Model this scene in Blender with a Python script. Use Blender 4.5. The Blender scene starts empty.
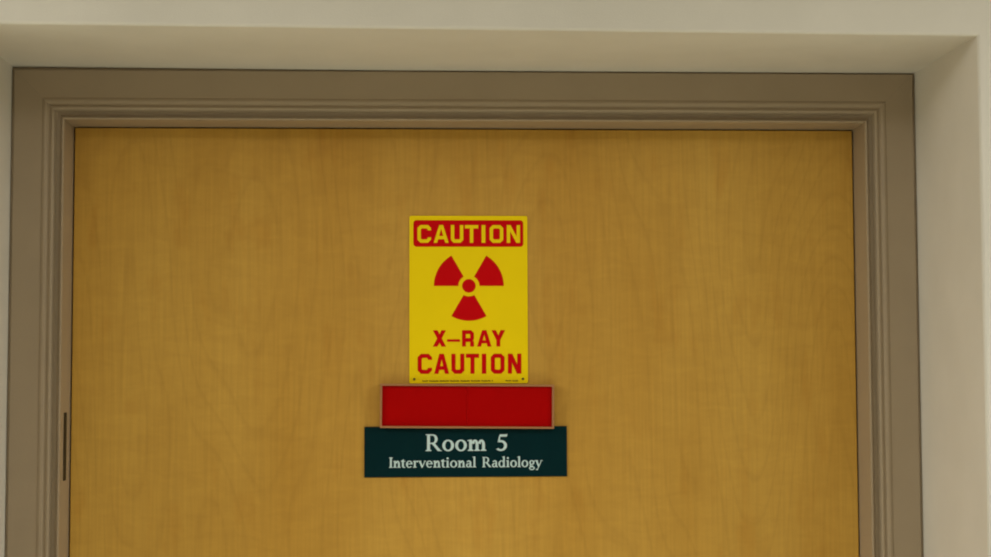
import bpy, bmesh, math
from mathutils import Matrix, Vector

# ---------------------------------------------------------------- camera, world, lights, exposure
S = bpy.context.scene
COL = S.collection
CAM_POS = (0.5945, -2.4877, 1.7464)
CAM_YAW, CAM_PITCH, CAM_ROLL, FOCAL_PX = 0.0470, 0.0645, -0.0031, 1687.96


def make_camera():
    cd = bpy.data.cameras.new('camera')
    cd.sensor_fit = 'HORIZONTAL'
    cd.sensor_width = 36.0
    cd.lens = 36.0 * FOCAL_PX / 991.0
    cd.clip_start = 0.02
    co = bpy.data.objects.new('camera', cd)
    COL.objects.link(co)
    f = Vector((math.sin(CAM_YAW) * math.cos(CAM_PITCH), math.cos(CAM_YAW) * math.cos(CAM_PITCH), math.sin(CAM_PITCH)))
    r = f.cross(Vector((0, 0, 1))).normalized()
    u = r.cross(f)
    c, s = math.cos(CAM_ROLL), math.sin(CAM_ROLL)
    r2, u2 = c * r + s * u, -s * r + c * u
    M = Matrix((r2, u2, -f)).transposed().to_4x4()
    M.translation = CAM_POS
    co.matrix_world = M
    S.camera = co


make_camera()
CEIL = 2.62
w = bpy.data.worlds.new('world')
S.world = w
w.use_nodes = True
w.node_tree.nodes['Background'].inputs[0].default_value = (0.9, 0.85, 0.75, 1)
w.node_tree.nodes['Background'].inputs[1].default_value = 0.02


def area(name, loc, sx, sy, power, color):
    ld = bpy.data.lights.new(name, 'AREA')
    ld.shape = 'RECTANGLE'
    ld.size, ld.size_y, ld.energy, ld.color = sx, sy, power, color
    o = bpy.data.objects.new(name, ld)
    o.location = loc                       # area lights face down by default
    COL.objects.link(o)
    return o


WARM = (1.0, 1.0, 0.985)
# the corridor's recessed ceiling troffers
area('troffer_light', (0.72, -1.90, CEIL - 0.004), 1.20, 0.60, 7, WARM)
area('troffer_light', (-2.10, -1.40, CEIL - 0.004), 2.40, 1.20, 84, WARM)
area('troffer_light', (3.40, -1.40, CEIL - 0.004), 2.40, 1.20, 68, WARM)
if hasattr(S, 'cycles'):
    S.cycles.filter_width = 2.0      # the soft pixels of a small camera

vs = S.view_settings
vs.view_transform = 'Standard'
vs.look = 'None'
vs.gamma = 1.0
vs.exposure = 0.13
vs.use_curve_mapping = False


# ---------------------------------------------------------------- helpers
def lin(c):
    def f(v):
        v /= 255.0
        return v / 12.92 if v <= 0.04045 else ((v + 0.055) / 1.055) ** 2.4
    return (f(c[0]), f(c[1]), f(c[2]), 1.0)


def obj(name, bm, mat, parent=None, smooth=False, bevel=0.0, seg=2):
    bmesh.ops.recalc_face_normals(bm, faces=bm.faces[:])
    me = bpy.data.meshes.new(name)
    bm.to_mesh(me)
    bm.free()
    if mat:
        me.materials.append(mat)
    if smooth:
        for p in me.polygons:
            p.use_smooth = True
    o = bpy.data.objects.new(name, me)
    COL.objects.link(o)
    o.parent = parent
    if bevel:
        b = o.modifiers.new('edge', 'BEVEL')
        b.width, b.segments, b.limit_method = bevel, seg, 'ANGLE'
        b.angle_limit = math.radians(40)
        b.harden_normals = False
    return o


def empty(name, loc, roll=0.0):
    o = bpy.data.objects.new(name, None)
    o.empty_display_size = 0.05
    o.location = loc
    o.rotation_euler = (0, roll, 0)
    COL.objects.link(o)
    return o


def tag(o, label, cat, kind=None):
    o['label'] = label
    o['category'] = cat
    if kind:
        o['kind'] = kind
    return o


def box(bm, x0, x1, y0, y1, z0, z1):
    v = [bm.verts.new((x, y, z)) for x in (x0, x1) for y in (y0, y1) for z in (z0, z1)]
    for f in ((0, 1, 3, 2), (4, 6, 7, 5), (0, 4, 5, 1), (2, 3, 7, 6), (0, 2, 6, 4), (1, 5, 7, 3)):
        bm.faces.new([v[i] for i in f])


def prism(bm, pts, y0, y1):
    """closed solid from a polygon in x,z between the depths y0 (front) and y1 (back)"""
    n = len(pts)
    a = [bm.verts.new((p[0], y0, p[1])) for p in pts]
    b = [bm.verts.new((p[0], y1, p[1])) for p in pts]
    bm.faces.new(a)
    bm.faces.new(b[::-1])
    for i in range(n):
        j = (i + 1) % n
        bm.faces.new((a[i], a[j], b[j], b[i]))


def round_rect(x0, x1, z0, z1, r, n=6):
    pts = []
    for cx, cz, a0 in ((x1 - r, z1 - r, 0), (x0 + r, z1 - r, 90), (x0 + r, z0 + r, 180), (x1 - r, z0 + r, 270)):
        for k in range(n + 1):
            a = math.radians(a0 + 90 * k / n)
            pts.append((cx + r * math.cos(a), cz + r * math.sin(a)))
    return pts


def mat(name, rgb, rough=0.5, metal=0.0, spec=0.5, mottling=0.0, scale=40.0, bump=0.0, bump_scale=300.0):
    """plain painted or plastic surface with a faint procedural mottling and texture"""
    m = bpy.data.materials.new(name)
    m.use_nodes = True
    nt = m.node_tree
    b = nt.nodes['Principled BSDF']
    b.inputs['Roughness'].default_value = rough
    b.inputs['Metallic'].default_value = metal
    b.inputs['Specular IOR Level'].default_value = spec
    tc = nt.nodes.new('ShaderNodeTexCoord')
    c = lin(rgb)
    nz = nt.nodes.new('ShaderNodeTexNoise')
    nz.inputs['Scale'].default_value = scale
    nz.inputs['Detail'].default_value = 5
    nt.links.new(tc.outputs['Object'], nz.inputs['Vector'])
    cr = nt.nodes.new('ShaderNodeValToRGB')
    k = mottling
    cr.color_ramp.elements[0].position, cr.color_ramp.elements[1].position = 0.3, 0.7
    cr.color_ramp.elements[0].color = (c[0] * (1 - k), c[1] * (1 - k), c[2] * (1 - k * 1.2), 1)
    cr.color_ramp.elements[1].color = (c[0] * (1 + k), c[1] * (1 + k), c[2] * (1 + k), 1)
    nt.links.new(nz.outputs['Fac'], cr.inputs['Fac'])
    nt.links.new(cr.outputs['Color'], b.inputs['Base Color'])
    if bump:
        n2 = nt.nodes.new('ShaderNodeTexNoise')
        n2.inputs['Scale'].default_value = bump_scale
        n2.inputs['Detail'].default_value = 3
        nt.links.new(tc.outputs['Object'], n2.inputs['Vector'])
        bp = nt.nodes.new('ShaderNodeBump')
        bp.inputs['Strength'].default_value = bump
        bp.inputs['Distance'].default_value = 0.001
        nt.links.new(n2.outputs['Fac'], bp.inputs['Height'])
        nt.links.new(bp.outputs['Normal'], b.inputs['Normal'])
    return m


def wood_material():
    """pale maple veneer: upright cathedral grain, fine pores and faint cross figure"""
    m = bpy.data.materials.new('maple_veneer')
    m.use_nodes = True
    nt = m.node_tree
    N, L = nt.nodes, nt.links
    b = N['Principled BSDF']
    b.inputs['Roughness'].default_value = 0.48
    b.inputs['Specular IOR Level'].default_value = 0.2
    tc = N.new('ShaderNodeTexCoord')

    def noise(scale, detail, vec_scale, rough=0.55, dist=0.0):
        mp = N.new('ShaderNodeMapping')
        mp.inputs['Scale'].default_value = vec_scale
        L.new(tc.outputs['Object'], mp.inputs['Vector'])
        n = N.new('ShaderNodeTexNoise')
        n.inputs['Scale'].default_value = scale
        n.inputs['Detail'].default_value = detail
        n.inputs['Roughness'].default_value = rough
        n.inputs['Distortion'].default_value = dist
        L.new(mp.outputs['Vector'], n.inputs['Vector'])
        return n.outputs['Fac']

    def ramp(fac, stops):
        r = N.new('ShaderNodeValToRGB')
        e = r.color_ramp.elements
        while len(e) < len(stops):
            e.new(0.5)
        for i, (p, c) in enumerate(stops):
            e[i].position, e[i].color = p, c
        L.new(fac, r.inputs['Fac'])
        return r.outputs['Color']

    def mix(kind, fac, a, c):
        x = N.new('ShaderNodeMix')
        x.data_type, x.blend_type = 'RGBA', kind
        x.inputs['Factor'].default_value = fac
        L.new(a, x.inputs['A'])
        L.new(c, x.inputs['B'])
        return x.outputs['Result']

    # broad tone differences between the veneer leaves
    base = ramp(noise(1.0, 3, (3.2, 1, 0.7)), [(0.3, lin(WOOD_DARK)), (0.72, lin(WOOD_LIGHT))])
    # cathedral growth rings: contour lines of a smooth upright noise
    mp = N.new('ShaderNodeMapping')
    mp.inputs['Scale'].default_value = (4.2, 1.0, 0.9)
    mp.inputs['Location'].default_value = (3.1, 0, 0.4)
    L.new(tc.outputs['Object'], mp.inputs['Vector'])
    n = N.new('ShaderNodeTexNoise')
    n.inputs['Scale'].default_value = 1.0
    n.inputs['Detail'].default_value = 1.5
    L.new(mp.outputs['Vector'], n.inputs['Vector'])
    mul = N.new('ShaderNodeMath')
    mul.operation = 'MULTIPLY'
    mul.inputs[1].default_value = 26.0
    L.new(n.outputs['Fac'], mul.inputs[0])
    fr = N.new('ShaderNodeMath')
    fr.operation = 'FRACT'
    L.new(mul.outputs[0], fr.inputs[0])
    G = lambda v, t=1.0: (v, v * t, v * t * t, 1)
    rings = ramp(fr.outputs[0], [(0.0, G(0.90, 0.985)), (0.10, G(1.0)), (0.8, G(1.02)), (1.0, G(0.90, 0.985))])
    c = mix('MULTIPLY', 0.55, base, rings)
    fine = ramp(noise(1.0, 4, (230, 60, 7), 0.6), [(0.35, G(0.90, 0.985)), (0.65, G(1.05))])
    c = mix('MULTIPLY', 0.55, c, fine)
    flame = ramp(noise(1.0, 4, (22, 20, 60), 0.6, 0.6), [(0.3, G(0.935, 0.98)), (0.7, G(1.04))])
    c = mix('MULTIPLY', 0.8, c, flame)
    spots = ramp(noise(1.0, 3, (30, 20, 9), 0.5), [(0.26, (0.91, 0.83, 0.72, 1)), (0.42, G(1.0))])
    c = mix('MULTIPLY', 0.7, c, spots)
    L.new(c, b.inputs['Base Color'])
    bp = N.new('ShaderNodeBump')
    bp.inputs['Strength'].default_value = 0.12
    bp.inputs['Distance'].default_value = 0.0004
    L.new(noise(1.0, 4, (300, 60, 8)), bp.inputs['Height'])
    L.new(bp.outputs['Normal'], b.inputs['Normal'])
    return m


WOOD_DARK, WOOD_LIGHT = (193, 145, 57), (215, 171, 79)
M_WALL = mat('wall_paint', (212, 206, 193), 0.75, spec=0.2, mottling=0.03, scale=9, bump=0.25, bump_scale=420)
M_BACK = mat('far_wall_low_bounce', (140, 132, 120), 0.8, spec=0.2, mottling=0.03, scale=9)  # unseen wall, toned down so less light bounces onto the door
M_CEIL = mat('ceiling_tile', (200, 195, 186), 0.9, spec=0.1, mottling=0.03, scale=60)
M_FLOOR = mat('vinyl_floor', (226, 226, 208), 0.45, mottling=0.05, scale=25)
M_FRAME = mat('frame_paint', (163, 145, 119), 0.42, spec=0.35, mottling=0.025, scale=14, bump=0.12, bump_scale=260)
M_WOOD = wood_material()
M_PLATE = mat('dark_bronze', (52, 46, 32), 0.6, spec=0.15)
M_YELLOW = mat('sign_yellow', (250, 218, 0), 0.5, spec=0.12, mottling=0.015, scale=20)
M_RED = mat('sign_red', (206, 0, 8), 0.5, spec=0.08, mottling=0.02, scale=30)
M_PRINT = mat('print_brown', (120, 80, 10), 0.6, spec=0.2)
M_SCREW = mat('screw_metal', (96, 76, 30), 0.4, metal=0.5)
M_PANEL = mat('slider_red', (176, 0, 0), 0.45, spec=0.06, mottling=0.02, scale=24)
M_ALU = mat('slider_rail', (178, 124, 80), 0.4, metal=0.2, spec=0.4)
M_GREEN = mat('plate_green', (0, 38, 42), 0.5, spec=0.08, mottling=0.05, scale=30)
M_WHITE = mat('letter_white', (204, 226, 224), 0.5, spec=0.2)

# ---------------------------------------------------------------- the setting
D = 0.2829          # depth of the recess in front of the door frame
W = 1.3458          # width of the recess
H = 2.2195          # soffit height
XL, XR, YB = -3.8, 5.1, -4.40   # corridor ends and its far wall
TH = 0.18

bm = bmesh.new()
# wall with the deep opening, one solid: front, reveals, soffit, back
prof = [(XL, 0), (XL, CEIL), (XR, CEIL), (XR, 0), (W, 0), (W, H), (0, H), (0, 0)]
fa = [bm.verts.new((x, -D, z)) for x, z in prof]
fa[6].co.z += 0.003      # the plastered front edge of the soffit is not quite level
fa[5].co.z -= 0.0045
ba = [bm.verts.new((x, TH, z)) for x, z in prof]
mid_f = [bm.verts.new((x, -D, CEIL)) for x in (0, W)]
mid_b = [bm.verts.new((x, TH, CEIL)) for x in (0, W)]
for a, m_, s in ((fa, mid_f, 1), (ba, mid_b, -1)):
    for f in ((a[0], a[7], a[6], m_[0], a[1]), (a[6], a[5], m_[1], m_[0]), (a[5], a[4], a[3], a[2], m_[1])):
        bm.faces.new(f)
for i in range(8):
    if i == 1:
        continue
    j = (i + 1) % 8
    bm.faces.new((fa[i], fa[j], ba[j], ba[i]))
bm.faces.new((fa[1], mid_f[0], mid_b[0], ba[1]))
bm.faces.new((mid_f[0], mid_f[1], mid_b[1], mid_b[0]))
bm.faces.new((mid_f[1], fa[2], ba[2], mid_b[1]))
lay = bm.edges.layers.float.new('bevel_weight_edge')
for e_ in bm.edges:          # only the outer arrises of the opening are rounded
    if all(abs(v.co.y + D) < 1e-6 and -0.01 < v.co.x < W + 0.01 and v.co.z < H + 0.05 for v in e_.verts):
        e_[lay] = 1.0
o = obj('wall_front', bm, M_WALL, bevel=0.004, seg=3)
o.modifiers['edge'].limit_method = 'WEIGHT'
tag(o, 'cream painted wall with a deep recess around the doorway', 'wall', 'structure')

bm = bmesh.new(); box(bm, XL - 0.1, XR + 0.1, YB - 0.1, TH, -0.1, 0.0)
tag(obj('floor', bm, M_FLOOR), 'beige vinyl corridor floor below the door', 'floor', 'structure')
bm = bmesh.new(); box(bm, XL - 0.1, XR + 0.1, YB - 0.1, TH, CEIL, CEIL + 0.1)
tag(obj('ceiling', bm, M_CEIL), 'white corridor ceiling above the doorway', 'ceiling', 'structure')
bm = bmesh.new(); box(bm, XL - 0.1, XR + 0.1, YB - 0.1, YB, 0, CEIL)
tag(obj('wall_back', bm, M_BACK), 'unseen corridor wall facing the door, darkened to cut bounce light', 'wall', 'structure')
bm = bmesh.new(); box(bm, XL - 0.1, XL, YB, -D, 0, CEIL)
tag(obj('wall_left', bm, M_WALL), 'cream wall closing the left corridor end', 'wall', 'structure')
bm = bmesh.new(); box(bm, XR, XR + 0.1, YB, -D, 0, CEIL)
tag(obj('wall_right', bm, M_WALL), 'cream wall closing the right corridor end', 'wall', 'structure')

# door frame: profile (inset from the recess edge, depth) swept up, across and down
FW = 0.0776
profile = [(0.0002, 0.13), (0.0002, 0.0045), (0.0032, 0.0045), (0.0036, 0.0012), (0.0050, 0.0),
           (0.0455, 0.0), (0.0475, -0.0012), (0.0500, -0.0018), (0.0528, -0.0010), (0.0545, 0.0012),
           (0.0565, 0.0013), (0.0580, -0.0001), (0.0605, -0.0008), (0.0632, 0.0006), (0.0640, 0.0050),
           (0.0660, 0.0078), (0.0700, 0.0082), (0.0728, 0.0062), (0.0738, 0.0016), (0.0752, 0.0002),
           (0.0766, 0.0006), (FW, 0.0024), (FW, 0.118), (FW + 0.014, 0.118), (FW + 0.014, 0.13)]
frame = empty('trim_1', (W / 2, 0, 0))
tag(frame, 'taupe painted door frame with beaded inner edge around the wooden door', 'door frame', 'structure')


def sweep(name, a_of, b_of):
    bm = bmesh.new()
    A = [bm.verts.new(a_of(w_, y)) for w_, y in profile]
    B = [bm.verts.new(b_of(w_, y)) for w_, y in profile]
    n = len(profile)
    for i in range(n):
        j = (i + 1) % n
        bm.faces.new((A[i], A[j], B[j], B[i]))
    bm.faces.new(A)
    bm.faces.new(B[::-1])
    return obj(name, bm, M_FRAME, frame)


G_ = 0.0001   # hairline at the mitred corners
X0 = W / 2
sweep('frame_jamb', lambda w_, y: (w_ - X0, y, 0.0), lambda w_, y: (w_ - X0, y, H - w_ - G_))
sweep('frame_head', lambda w_, y: (w_ + G_ - X0, y, H - w_), lambda w_, y: (W - w_ - G_ - X0, y, H - w_))
sweep('frame_jamb', lambda w_, y: (W - w_ - X0, y, 0.0), lambda w_, y: (W - w_ - X0, y, H - w_ - G_))

# narrow dark metal plate let into the reveal of the left jamb
bm = bmesh.new()
pl = [(0.0250, 1.6120), (0.0250, 1.7115), (0.0430, 1.7115), (0.0430, 1.6120)]
va = [bm.verts.new((FW - X0 + 0.0008, y, z)) for y, z in pl]
vb = [bm.verts.new((FW - X0 - 0.002, y, z)) for y, z in pl]
bm.faces.new(va); bm.faces.new(vb[::-1])
for i in range(4):
    bm.faces.new((va[i], va[(i + 1) % 4], vb[(i + 1) % 4], vb[i]))
p = obj('metal_plate', bm, M_PLATE, frame)
p['label'] = 'dark narrow metal plate'

# door slab
DY = 0.070
bm = bmesh.new()
box(bm, FW + 0.0017, W - FW - 0.0017, DY, DY + 0.045, 0.006, H - FW - 0.0016)
tag(obj('door_1', bm, M_WOOD, bevel=0.0012), 'closed wide maple veneer door carrying the three signs', 'door', 'structure')


# ---------------------------------------------------------------- lettering
def stroke(pts, sw, closed=False):
    """mitred thick polyline as a list of quads"""
    P = [Vector(p) for p in pts]
    n = len(P)
    segs = n if closed else n - 1
    nor = []
    for i in range(segs):
        d = (P[(i + 1) % n] - P[i]).normalized()
        nor.append(Vector((-d.y, d.x)))
    off = []
    for i in range(n):
        if closed:
            a, b = nor[i - 1], nor[i]
        else:
            a, b = nor[max(i - 1, 0)], nor[min(i, segs - 1)]
        m_ = (a + b)
        m_ = m_ / max(m_.dot(b), 0.25)
        off.append(m_ * sw / 2)
    out = []
    for i in range(segs):
        j = (i + 1) % n
        out.append([P[i] + off[i], P[j] + off[j], P[j] - off[j], P[i] - off[i]])
    return out


def block(ch, w_, h, s, dash=None):
    """square-cut sign letter in a w x h box; returns polygons"""
    e = s / 2
    c = 0.15 * w_
    x0, x1, y0, y1 = e, w_ - e, e, h - e
    if ch == 'C':
        return stroke([(x1, h * 0.70), (x1, y1 - c), (x1 - c, y1), (x0 + c, y1), (x0, y1 - c), (x0, y0 + c),
                       (x0 + c, y0), (x1 - c, y0), (x1, y0 + c), (x1, h * 0.30)], s)
    if ch == 'O':
        return stroke([(x1, y1 - c), (x1 - c, y1), (x0 + c, y1), (x0, y1 - c), (x0, y0 + c), (x0 + c, y0),
                       (x1 - c, y0), (x1, y0 + c)], s, True)
    if ch == 'U':
        return stroke([(x0, h), (x0, y0 + c), (x0 + c, y0), (x1 - c, y0), (x1, y0 + c), (x1, h)], s)
    if ch == 'I':
        return stroke([(w_ / 2, 0), (w_ / 2, h)], w_)
    if ch == 'T':
        return stroke([(0, y1), (w_, y1)], s) + stroke([(w_ / 2, 0), (w_ / 2, h)], s)
    if ch == 'A':
        m_ = w_ / 2
        t = s * 0.56
        return [[(0, 0), (s * 1.02, 0), (m_ + t * 0.55, h), (m_ - t, h)],
                [(w_, 0), (w_ - s * 1.02, 0), (m_ - t * 0.55, h), (m_ + t, h)],
                [(w_ * 0.2, h * 0.20), (w_ * 0.8, h * 0.20), (w_ * 0.74, h * 0.38), (w_ * 0.26, h * 0.38)]]
    if ch == 'N':
        return [[(0, 0), (s, 0), (s, h), (0, h)], [(w_ - s, 0), (w_, 0), (w_, h), (w_ - s, h)],
                [(0, h), (s * 1.1, h), (w_, 0), (w_ - s * 1.1, 0)]]
    if ch == 'X':
        return [[(0, 0), (s * 1.2, 0), (w_, h), (w_ - s * 1.2, h)], [(0, h), (s * 1.2, h), (w_, 0), (w_ - s * 1.2, 0)]]
    if ch == 'Y':
        m_ = w_ / 2
        k = h * 0.44
        return [[(m_ - e, 0), (m_ + e, 0), (m_ + e, k), (m_ - e, k)],
                [(0, h), (s * 1.15, h), (m_ + e, k), (m_ - e, k * 0.88)],
                [(w_, h), (w_ - s * 1.15, h), (m_ - e, k), (m_ + e, k * 0.88)]]
    if ch == 'R':
        k = h * 0.40
        return stroke([(x0, 0), (x0, y1 + 0.0), (x1 - c, y1), (x1, y1 - c), (x1, k + c * 0.9), (x1 - c * 0.9, k), (x0, k)], s) + \
            [[(w_ - s * 1.0, 0), (w_, 0), (w_, h * 0.28), (w_ * 0.86, h * 0.42), (w_ * 0.6, h * 0.42), (w_ - s, h * 0.28)]]
    if ch == '-':
        return [[(0, 0), (w_, 0), (w_, h), (0, h)]]


def ring(cx, cy, rx, ry, ix, iy, a0=0, a1=360, n=20, dx=0.0, dy=0.0):
    """elliptical ring with thick sides and thin top and bottom"""
    out = []
    for k in range(n):
        q = []
        for t, (u, v, ox, oy) in ((k, (rx, ry, 0, 0)), (k + 1, (rx, ry, 0, 0)), (k + 1, (ix, iy, dx, dy)), (k, (ix, iy, dx, dy))):
            a = math.radians(a0 + (a1 - a0) * t / n)
            q.append((cx + ox + u * math.cos(a), cy + oy + v * math.sin(a)))
        out.append(q)
    return out


def rc(x0, y0, x1, y1):
    return [[(x0, y0), (x1, y0), (x1, y1), (x0, y1)]]


XH = 0.66       # lower-case height, capitals are 1 high
TK = 0.165      # thick stroke
TN = 0.075      # thin stroke


def foot(x, y=0.0, t=TK, l=0.08, r=0.08):
    return [[(x - l, y), (x + t + r, y), (x + t + r, y + 0.05), (x + t, y + 0.10), (x, y + 0.10), (x - l, y + 0.05)]]


def flag(x, y):
    """slanted head serif at the left of a stem"""
    return [[(x - 0.10, y - 0.09), (x + TK * 0.5, y - 0.10), (x + TK, y), (x + TK * 0.6, y), (x - 0.10, y - 0.045)]]


def arch(x, x2):
    """shoulder from the stem at x to the stem at x2"""
    cx = (x + TK + x2 + TK) / 2 - 0.02
    rx = x2 + TK - cx
    return ring(cx, 0.36, rx, XH + 0.02 - 0.36, rx - TK, XH + 0.02 - 0.36 - 0.12, 0, 165, 10)


def serif_glyph(ch):
    """polygons and advance width of one letter of the room plate's old-style roman"""
    if ch == 'R':
        g = rc(0.10, 0, 0.10 + TK, 1) + foot(0.10) + [[(0.02, 1), (0.3, 1), (0.3, 0.94), (0.02, 0.95)]]
        g += rc(0.2, 0.92, 0.42, 1.0) + rc(0.2, 0.42, 0.42, 0.50)
        g += ring(0.42, 0.71, 0.27, 0.29, 0.11, 0.20, -90, 90, 12)
        g += [[(0.34, 0.46), (0.53, 0.46), (0.86, 0.05), (0.96, 0.0), (0.70, 0.0)]]
        return g, 0.92
    if ch == 'I':
        return rc(0.10, 0, 0.10 + TK, 1) + foot(0.10) + [[(0.02, 1), (0.345, 1), (0.345, 0.95), (0.265, 0.90), (0.10, 0.90), (0.02, 0.95)]], 0.37
    if ch == 'o':
        return ring(0.36, XH / 2, 0.33, XH / 2 + 0.02, 0.165, XH / 2 - 0.07), 0.72
    if ch in 'nm':
        g = rc(0.10, 0, 0.10 + TK, XH - 0.02) + foot(0.10) + flag(0.10, XH + 0.02) + arch(0.10, 0.46) + rc(0.46, 0, 0.46 + TK, 0.37) + foot(0.46)
        if ch == 'n':
            return g, 0.72
        return g + arch(0.46, 0.82) + rc(0.82, 0, 0.82 + TK, 0.37) + foot(0.82), 1.08
    if ch == 't':
        g = rc(0.10, 0.12, 0.10 + TK, XH) + rc(0.0, XH - 0.08, 0.40, XH) + [[(0.02, XH), (0.10, XH), (0.10 + TK, XH), (0.10 + TK, XH + 0.17)]]
        return g + ring(0.29, 0.17, 0.19, 0.19, 0.03, 0.09, 180, 310, 8), 0.43
    if ch == 'e':
        g = ring(0.33, XH / 2, 0.30, XH / 2 + 0.02, 0.145, XH / 2 - 0.065, 0, 320, 18)
        return g + rc(0.10, XH / 2 - 0.01, 0.62, XH / 2 + 0.07), 0.65
    if ch == 'r':
        g = rc(0.10, 0, 0.10 + TK, XH - 0.02) + foot(0.10) + flag(0.10, XH + 0.02)
        return g + [[(0.22, 0.42), (0.34, XH - 0.10), (0.46, XH - 0.17), (0.50, XH), (0.38, XH + 0.02), (0.24, XH - 0.08)]], 0.50
    if ch == 'v':
        return [[(0.03, XH), (0.21, XH), (0.42, 0.10), (0.36, -0.02), (0.30, -0.02)], [(0.58, XH), (0.66, XH), (0.38, -0.02), (0.30, 0.0)],
                [(-0.02, XH), (0.28, XH), (0.28, XH - 0.06), (-0.02, XH - 0.06)], [(0.50, XH), (0.72, XH), (0.72, XH - 0.06), (0.50, XH - 0.06)]], 0.68
    if ch == 'y':
        g, a = serif_glyph('v')
        return g + [[(0.38, 0.06), (0.30, 0.0), (0.20, -0.20), (0.28, -0.22)], [(0.28, -0.20), (0.26, -0.30), (0.08, -0.30), (0.08, -0.19)]], a
    if ch == 'i':
        return rc(0.10, 0, 0.10 + TK, XH - 0.02) + foot(0.10) + flag(0.10, XH + 0.02) + ring(0.18, XH + 0.22, 0.10, 0.10, 0.001, 0.001, n=10), 0.37
    if ch == 'l':
        return rc(0.10, 0, 0.10 + TK, 1.03) + foot(0.10) + flag(0.10, 1.06), 0.37
    if ch == 'a':
        g = rc(0.36, 0.04, 0.36 + TK, 0.46) + [[(0.40, 0.12), (0.45, 0), (0.62, 0.0), (0.62, 0.06), (0.52, 0.12)]]
        g += ring(0.31, 0.45, 0.215, 0.23, 0.06, 0.135, 0, 165, 9)
        return g + ring(0.25, 0.19, 0.21, 0.205, 0.07, 0.12, 60, 345, 14), 0.63
    if ch == 'd':
        g = ring(0.33, XH / 2 - 0.01, 0.30, XH / 2 + 0.02, 0.145, XH / 2 - 0.075, n=18)
        return g + rc(0.48, 0.04, 0.48 + TK, 1.03) + flag(0.48, 1.06) + foot(0.48, 0, TK, 0.0, 0.08), 0.76
    if ch == 'g':
        g = ring(0.31, 0.44, 0.25, 0.23, 0.10, 0.14, n=16) + [[(0.44, 0.58), (0.62, 0.64), (0.62, 0.55), (0.48, 0.50)]]
        g += [[(0.14, 0.28), (0.26, 0.24), (0.18, 0.10), (0.10, 0.14)]] + rc(0.12, 0.04, 0.44, 0.15)
        return g + ring(0.32, -0.11, 0.28, 0.19, 0.17, 0.09, n=16), 0.63
    if ch == '5':
        g = [[(0.20, 0.98), (0.56, 0.98), (0.62, 1.02), (0.58, 0.84), (0.17, 0.84)], [(0.16, 0.86), (0.24, 0.86), (0.20, 0.56), (0.09, 0.50)]]
        return g + ring(0.26, 0.31, 0.33, 0.33, 0.17, 0.21, -140, 118, 18, 0.0, -0.005), 0.66


def letters(name, polys, parent, material, y, t=0.0005):
    bm = bmesh.new()
    for i, p_ in enumerate(polys):       # overlapping strokes lie a hair apart in depth
        prism(bm, [(q[0], q[1]) for q in p_], y - t - 0.000011 * (i % 17), y)
    return obj(name, bm, material, parent)


def shift(polys, dx, dz, sx=1.0, sz=1.0):
    return [[(q[0] * sx + dx, q[1] * sz + dz) for q in p_] for p_ in polys]


def serif_word(text, x0, x1, z, cap):
    """a word fitted between x0 and x1 on the baseline z"""
    polys, adv = [], 0.0
    for ch in text:
        g, a = serif_glyph(ch)
        polys += shift(g, adv, 0)
        adv += a
    lo = min(q[0] for p_ in polys for q in p_)
    hi = max(q[0] for p_ in polys for q in p_)
    k = (x1 - x0) / (hi - lo)
    return shift(polys, x0 - lo * k, z, k, cap)


# ---------------------------------------------------------------- caution sign
# drawn in units of photo millimetres: PX = one picture pixel at the door
PX = 0.1793 / 117.9
cau = empty('caution_sign', (0.6738, DY, 1.7528))
tag(cau, 'yellow radiation warning sign with red trefoil on the wooden door', 'sign')


def cx(px):
    return (px - 468.6) * PX


def cz(py):
    return (383.2 - py) * PX


T1 = 0.0016
bm = bmesh.new()
prism(bm, round_rect(-0.0898, 0.0898, 0.0, 0.2545, 0.0028), -T1, 0)
obj('plate', bm, M_YELLOW, cau, bevel=0.0003)
bm = bmesh.new()
prism(bm, round_rect(cx(413.6), cx(523.4), cz(246.9), cz(220.4), 0.0046), -T1 - 0.0004, -T1)
ban = obj('banner', bm, M_RED, cau)
ban['label'] = 'red banner'


def caution_line(ztop, zbot, spans, sw):
    out = []
    for ch, a, b in spans:
        out += shift(block(ch, cx(b) - cx(a), cz(ztop) - cz(zbot), sw), cx(a), cz(zbot))
    return out


letters('lettering', caution_line(225.2, 243.0, [('C', 417.6, 431.2), ('A', 433.8, 448.8), ('U', 451.0, 463.4), ('T', 465.0, 478.4),
        ('I', 481.7, 485.5), ('O', 489.8, 503.4), ('N', 506.9, 520.2)], 3.4 * PX), ban, M_YELLOW, -T1 - 0.0004, 0.0003)
# trefoil
tx, tz = cx(468.9), cz(286.1)
tre = ring(tx, tz, 6.7 * PX, 6.7 * PX, 0.0001, 0.0001, n=28)
for a in (0, 120, 240):
    tre += ring(tx, tz, 34.8 * PX, 34.8 * PX, 10.6 * PX, 10.6 * PX, a, a + 60, 16)
o = letters('trefoil_symbol', tre, cau, M_RED, -T1, 0.0004)
o['label'] = 'red radiation trefoil'
xr = caution_line(330.4, 346.6, [('X', 433.0, 446.0), ('R', 462.0, 473.8), ('A', 477.0, 491.2), ('Y', 491.4, 504.8)], 3.7 * PX)
xr += shift(block('-', 12.6 * PX, 2.4 * PX, 1), cx(447.2), cz(341.8))
letters('lettering', xr, cau, M_RED, -T1, 0.0004)
letters('lettering', caution_line(353.8, 373.6, [('C', 417.8, 432.0), ('A', 434.3, 449.0), ('U', 451.4, 464.2), ('T', 465.8, 478.8),
        ('I', 481.6, 486.0), ('O', 490.6, 504.2), ('N', 507.6, 521.0)], 4.0 * PX), cau, M_RED, -T1, 0.0004)
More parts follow.
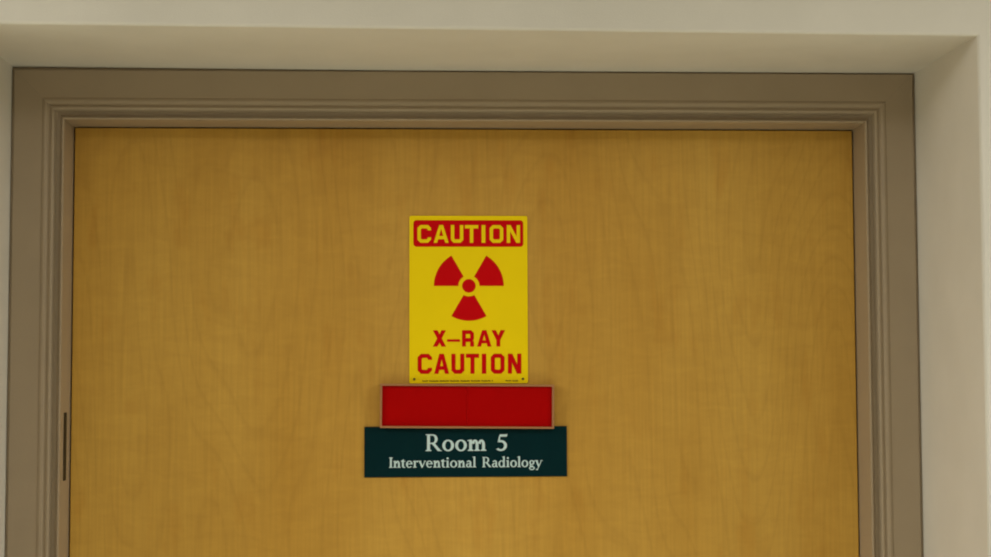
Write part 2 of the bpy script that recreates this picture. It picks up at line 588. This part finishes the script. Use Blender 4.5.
# maker's line, too small to read in the photo: a row of tiny upright marks
fine, x = [], 422.6
k = 0
while x < 517:
    if not (492 < x < 505) and k % 9 != 5:
        fine += [[(cx(x), cz(381.4)), (cx(x + 0.75), cz(381.4)), (cx(x + 0.75), cz(379.9 + 0.25 * (k % 3))), (cx(x), cz(379.9 + 0.25 * (k % 3)))]]
    x += 1.15
    k += 1
letters('fine_print', fine, cau, M_PRINT, -T1, 0.0003)
for px in (414.4, 522.6):
    bm = bmesh.new()
    prism(bm, [(cx(px) + 0.0019 * math.cos(2 * math.pi * i / 14), cz(378.9) + 0.0019 * math.sin(2 * math.pi * i / 14)) for i in range(14)], -T1 - 0.0009, -T1)
    obj('screw', bm, M_SCREW, cau, bevel=0.0003)

# ---------------------------------------------------------------- sliding indicator with two red panels
TILT = math.atan2(0.0023, 0.2618)
sl = empty('sliding_indicator', (0.6708, DY, 1.6852), TILT)
tag(sl, 'blank red sliding indicator in a thin tan frame between two signs', 'indicator')
hw, hh, rim, dep = 0.1310, 0.0664, 0.0030, 0.0140
bm = bmesh.new()
o4 = [(-hw, 0), (hw, 0), (hw, hh), (-hw, hh)]
i4 = [(-hw + rim, rim), (hw - rim, rim), (hw - rim, hh - rim), (-hw + rim, hh - rim)]
vo = [[bm.verts.new((x, y, z)) for x, z in o4] for y in (-dep, -0.0023)]
vi = [[bm.verts.new((x, y, z)) for x, z in i4] for y in (-dep, -0.0023)]
for i in range(4):
    j = (i + 1) % 4
    bm.faces.new((vo[0][i], vo[0][j], vi[0][j], vi[0][i]))
    bm.faces.new((vo[1][i], vo[1][j], vi[1][j], vi[1][i]))
    bm.faces.new((vo[0][i], vo[0][j], vo[1][j], vo[1][i]))
    bm.faces.new((vi[0][i], vi[0][j], vi[1][j], vi[1][i]))
obj('frame', bm, M_ALU, sl, bevel=0.0004)
for a, b, y in ((-hw + rim, -0.0004, -0.0085), (-0.0004, hw - rim, -0.0092)):
    bm = bmesh.new()
    box(bm, a, b, y, -0.0026, rim, hh - rim)
    obj('panel', bm, M_PANEL, sl, bevel=0.0005)

# ---------------------------------------------------------------- room plate
rp = empty('room_plate', (0.6693, DY, 1.6122))
tag(rp, 'dark green room name plate with white serif lettering, lowest on the door', 'sign')
QX = 0.3056 / 202.4


def gx(px):
    return (px - 465.6) * QX


def gz(py):
    return (476.7 - py) * QX


T3 = 0.0022
bm = bmesh.new()
prism(bm, round_rect(-0.1528, 0.1528, 0, 0.0757, 0.0008, 3), -T3, 0)
obj('plate', bm, M_GREEN, rp, bevel=0.0003)
letters('lettering', serif_word('Room', gx(425.4), gx(486.0), gz(450.9), 16.7 * QX) +
        serif_word('5', gx(495.8), gx(507.2), gz(450.9), 16.7 * QX), rp, M_WHITE, -T3)
letters('lettering', serif_word('Interventional', gx(389.0), gx(475.8), gz(467.2), 10.2 * QX) +
        serif_word('Radiology', gx(481.8), gx(542.2), gz(467.2), 10.2 * QX), rp, M_WHITE, -T3)
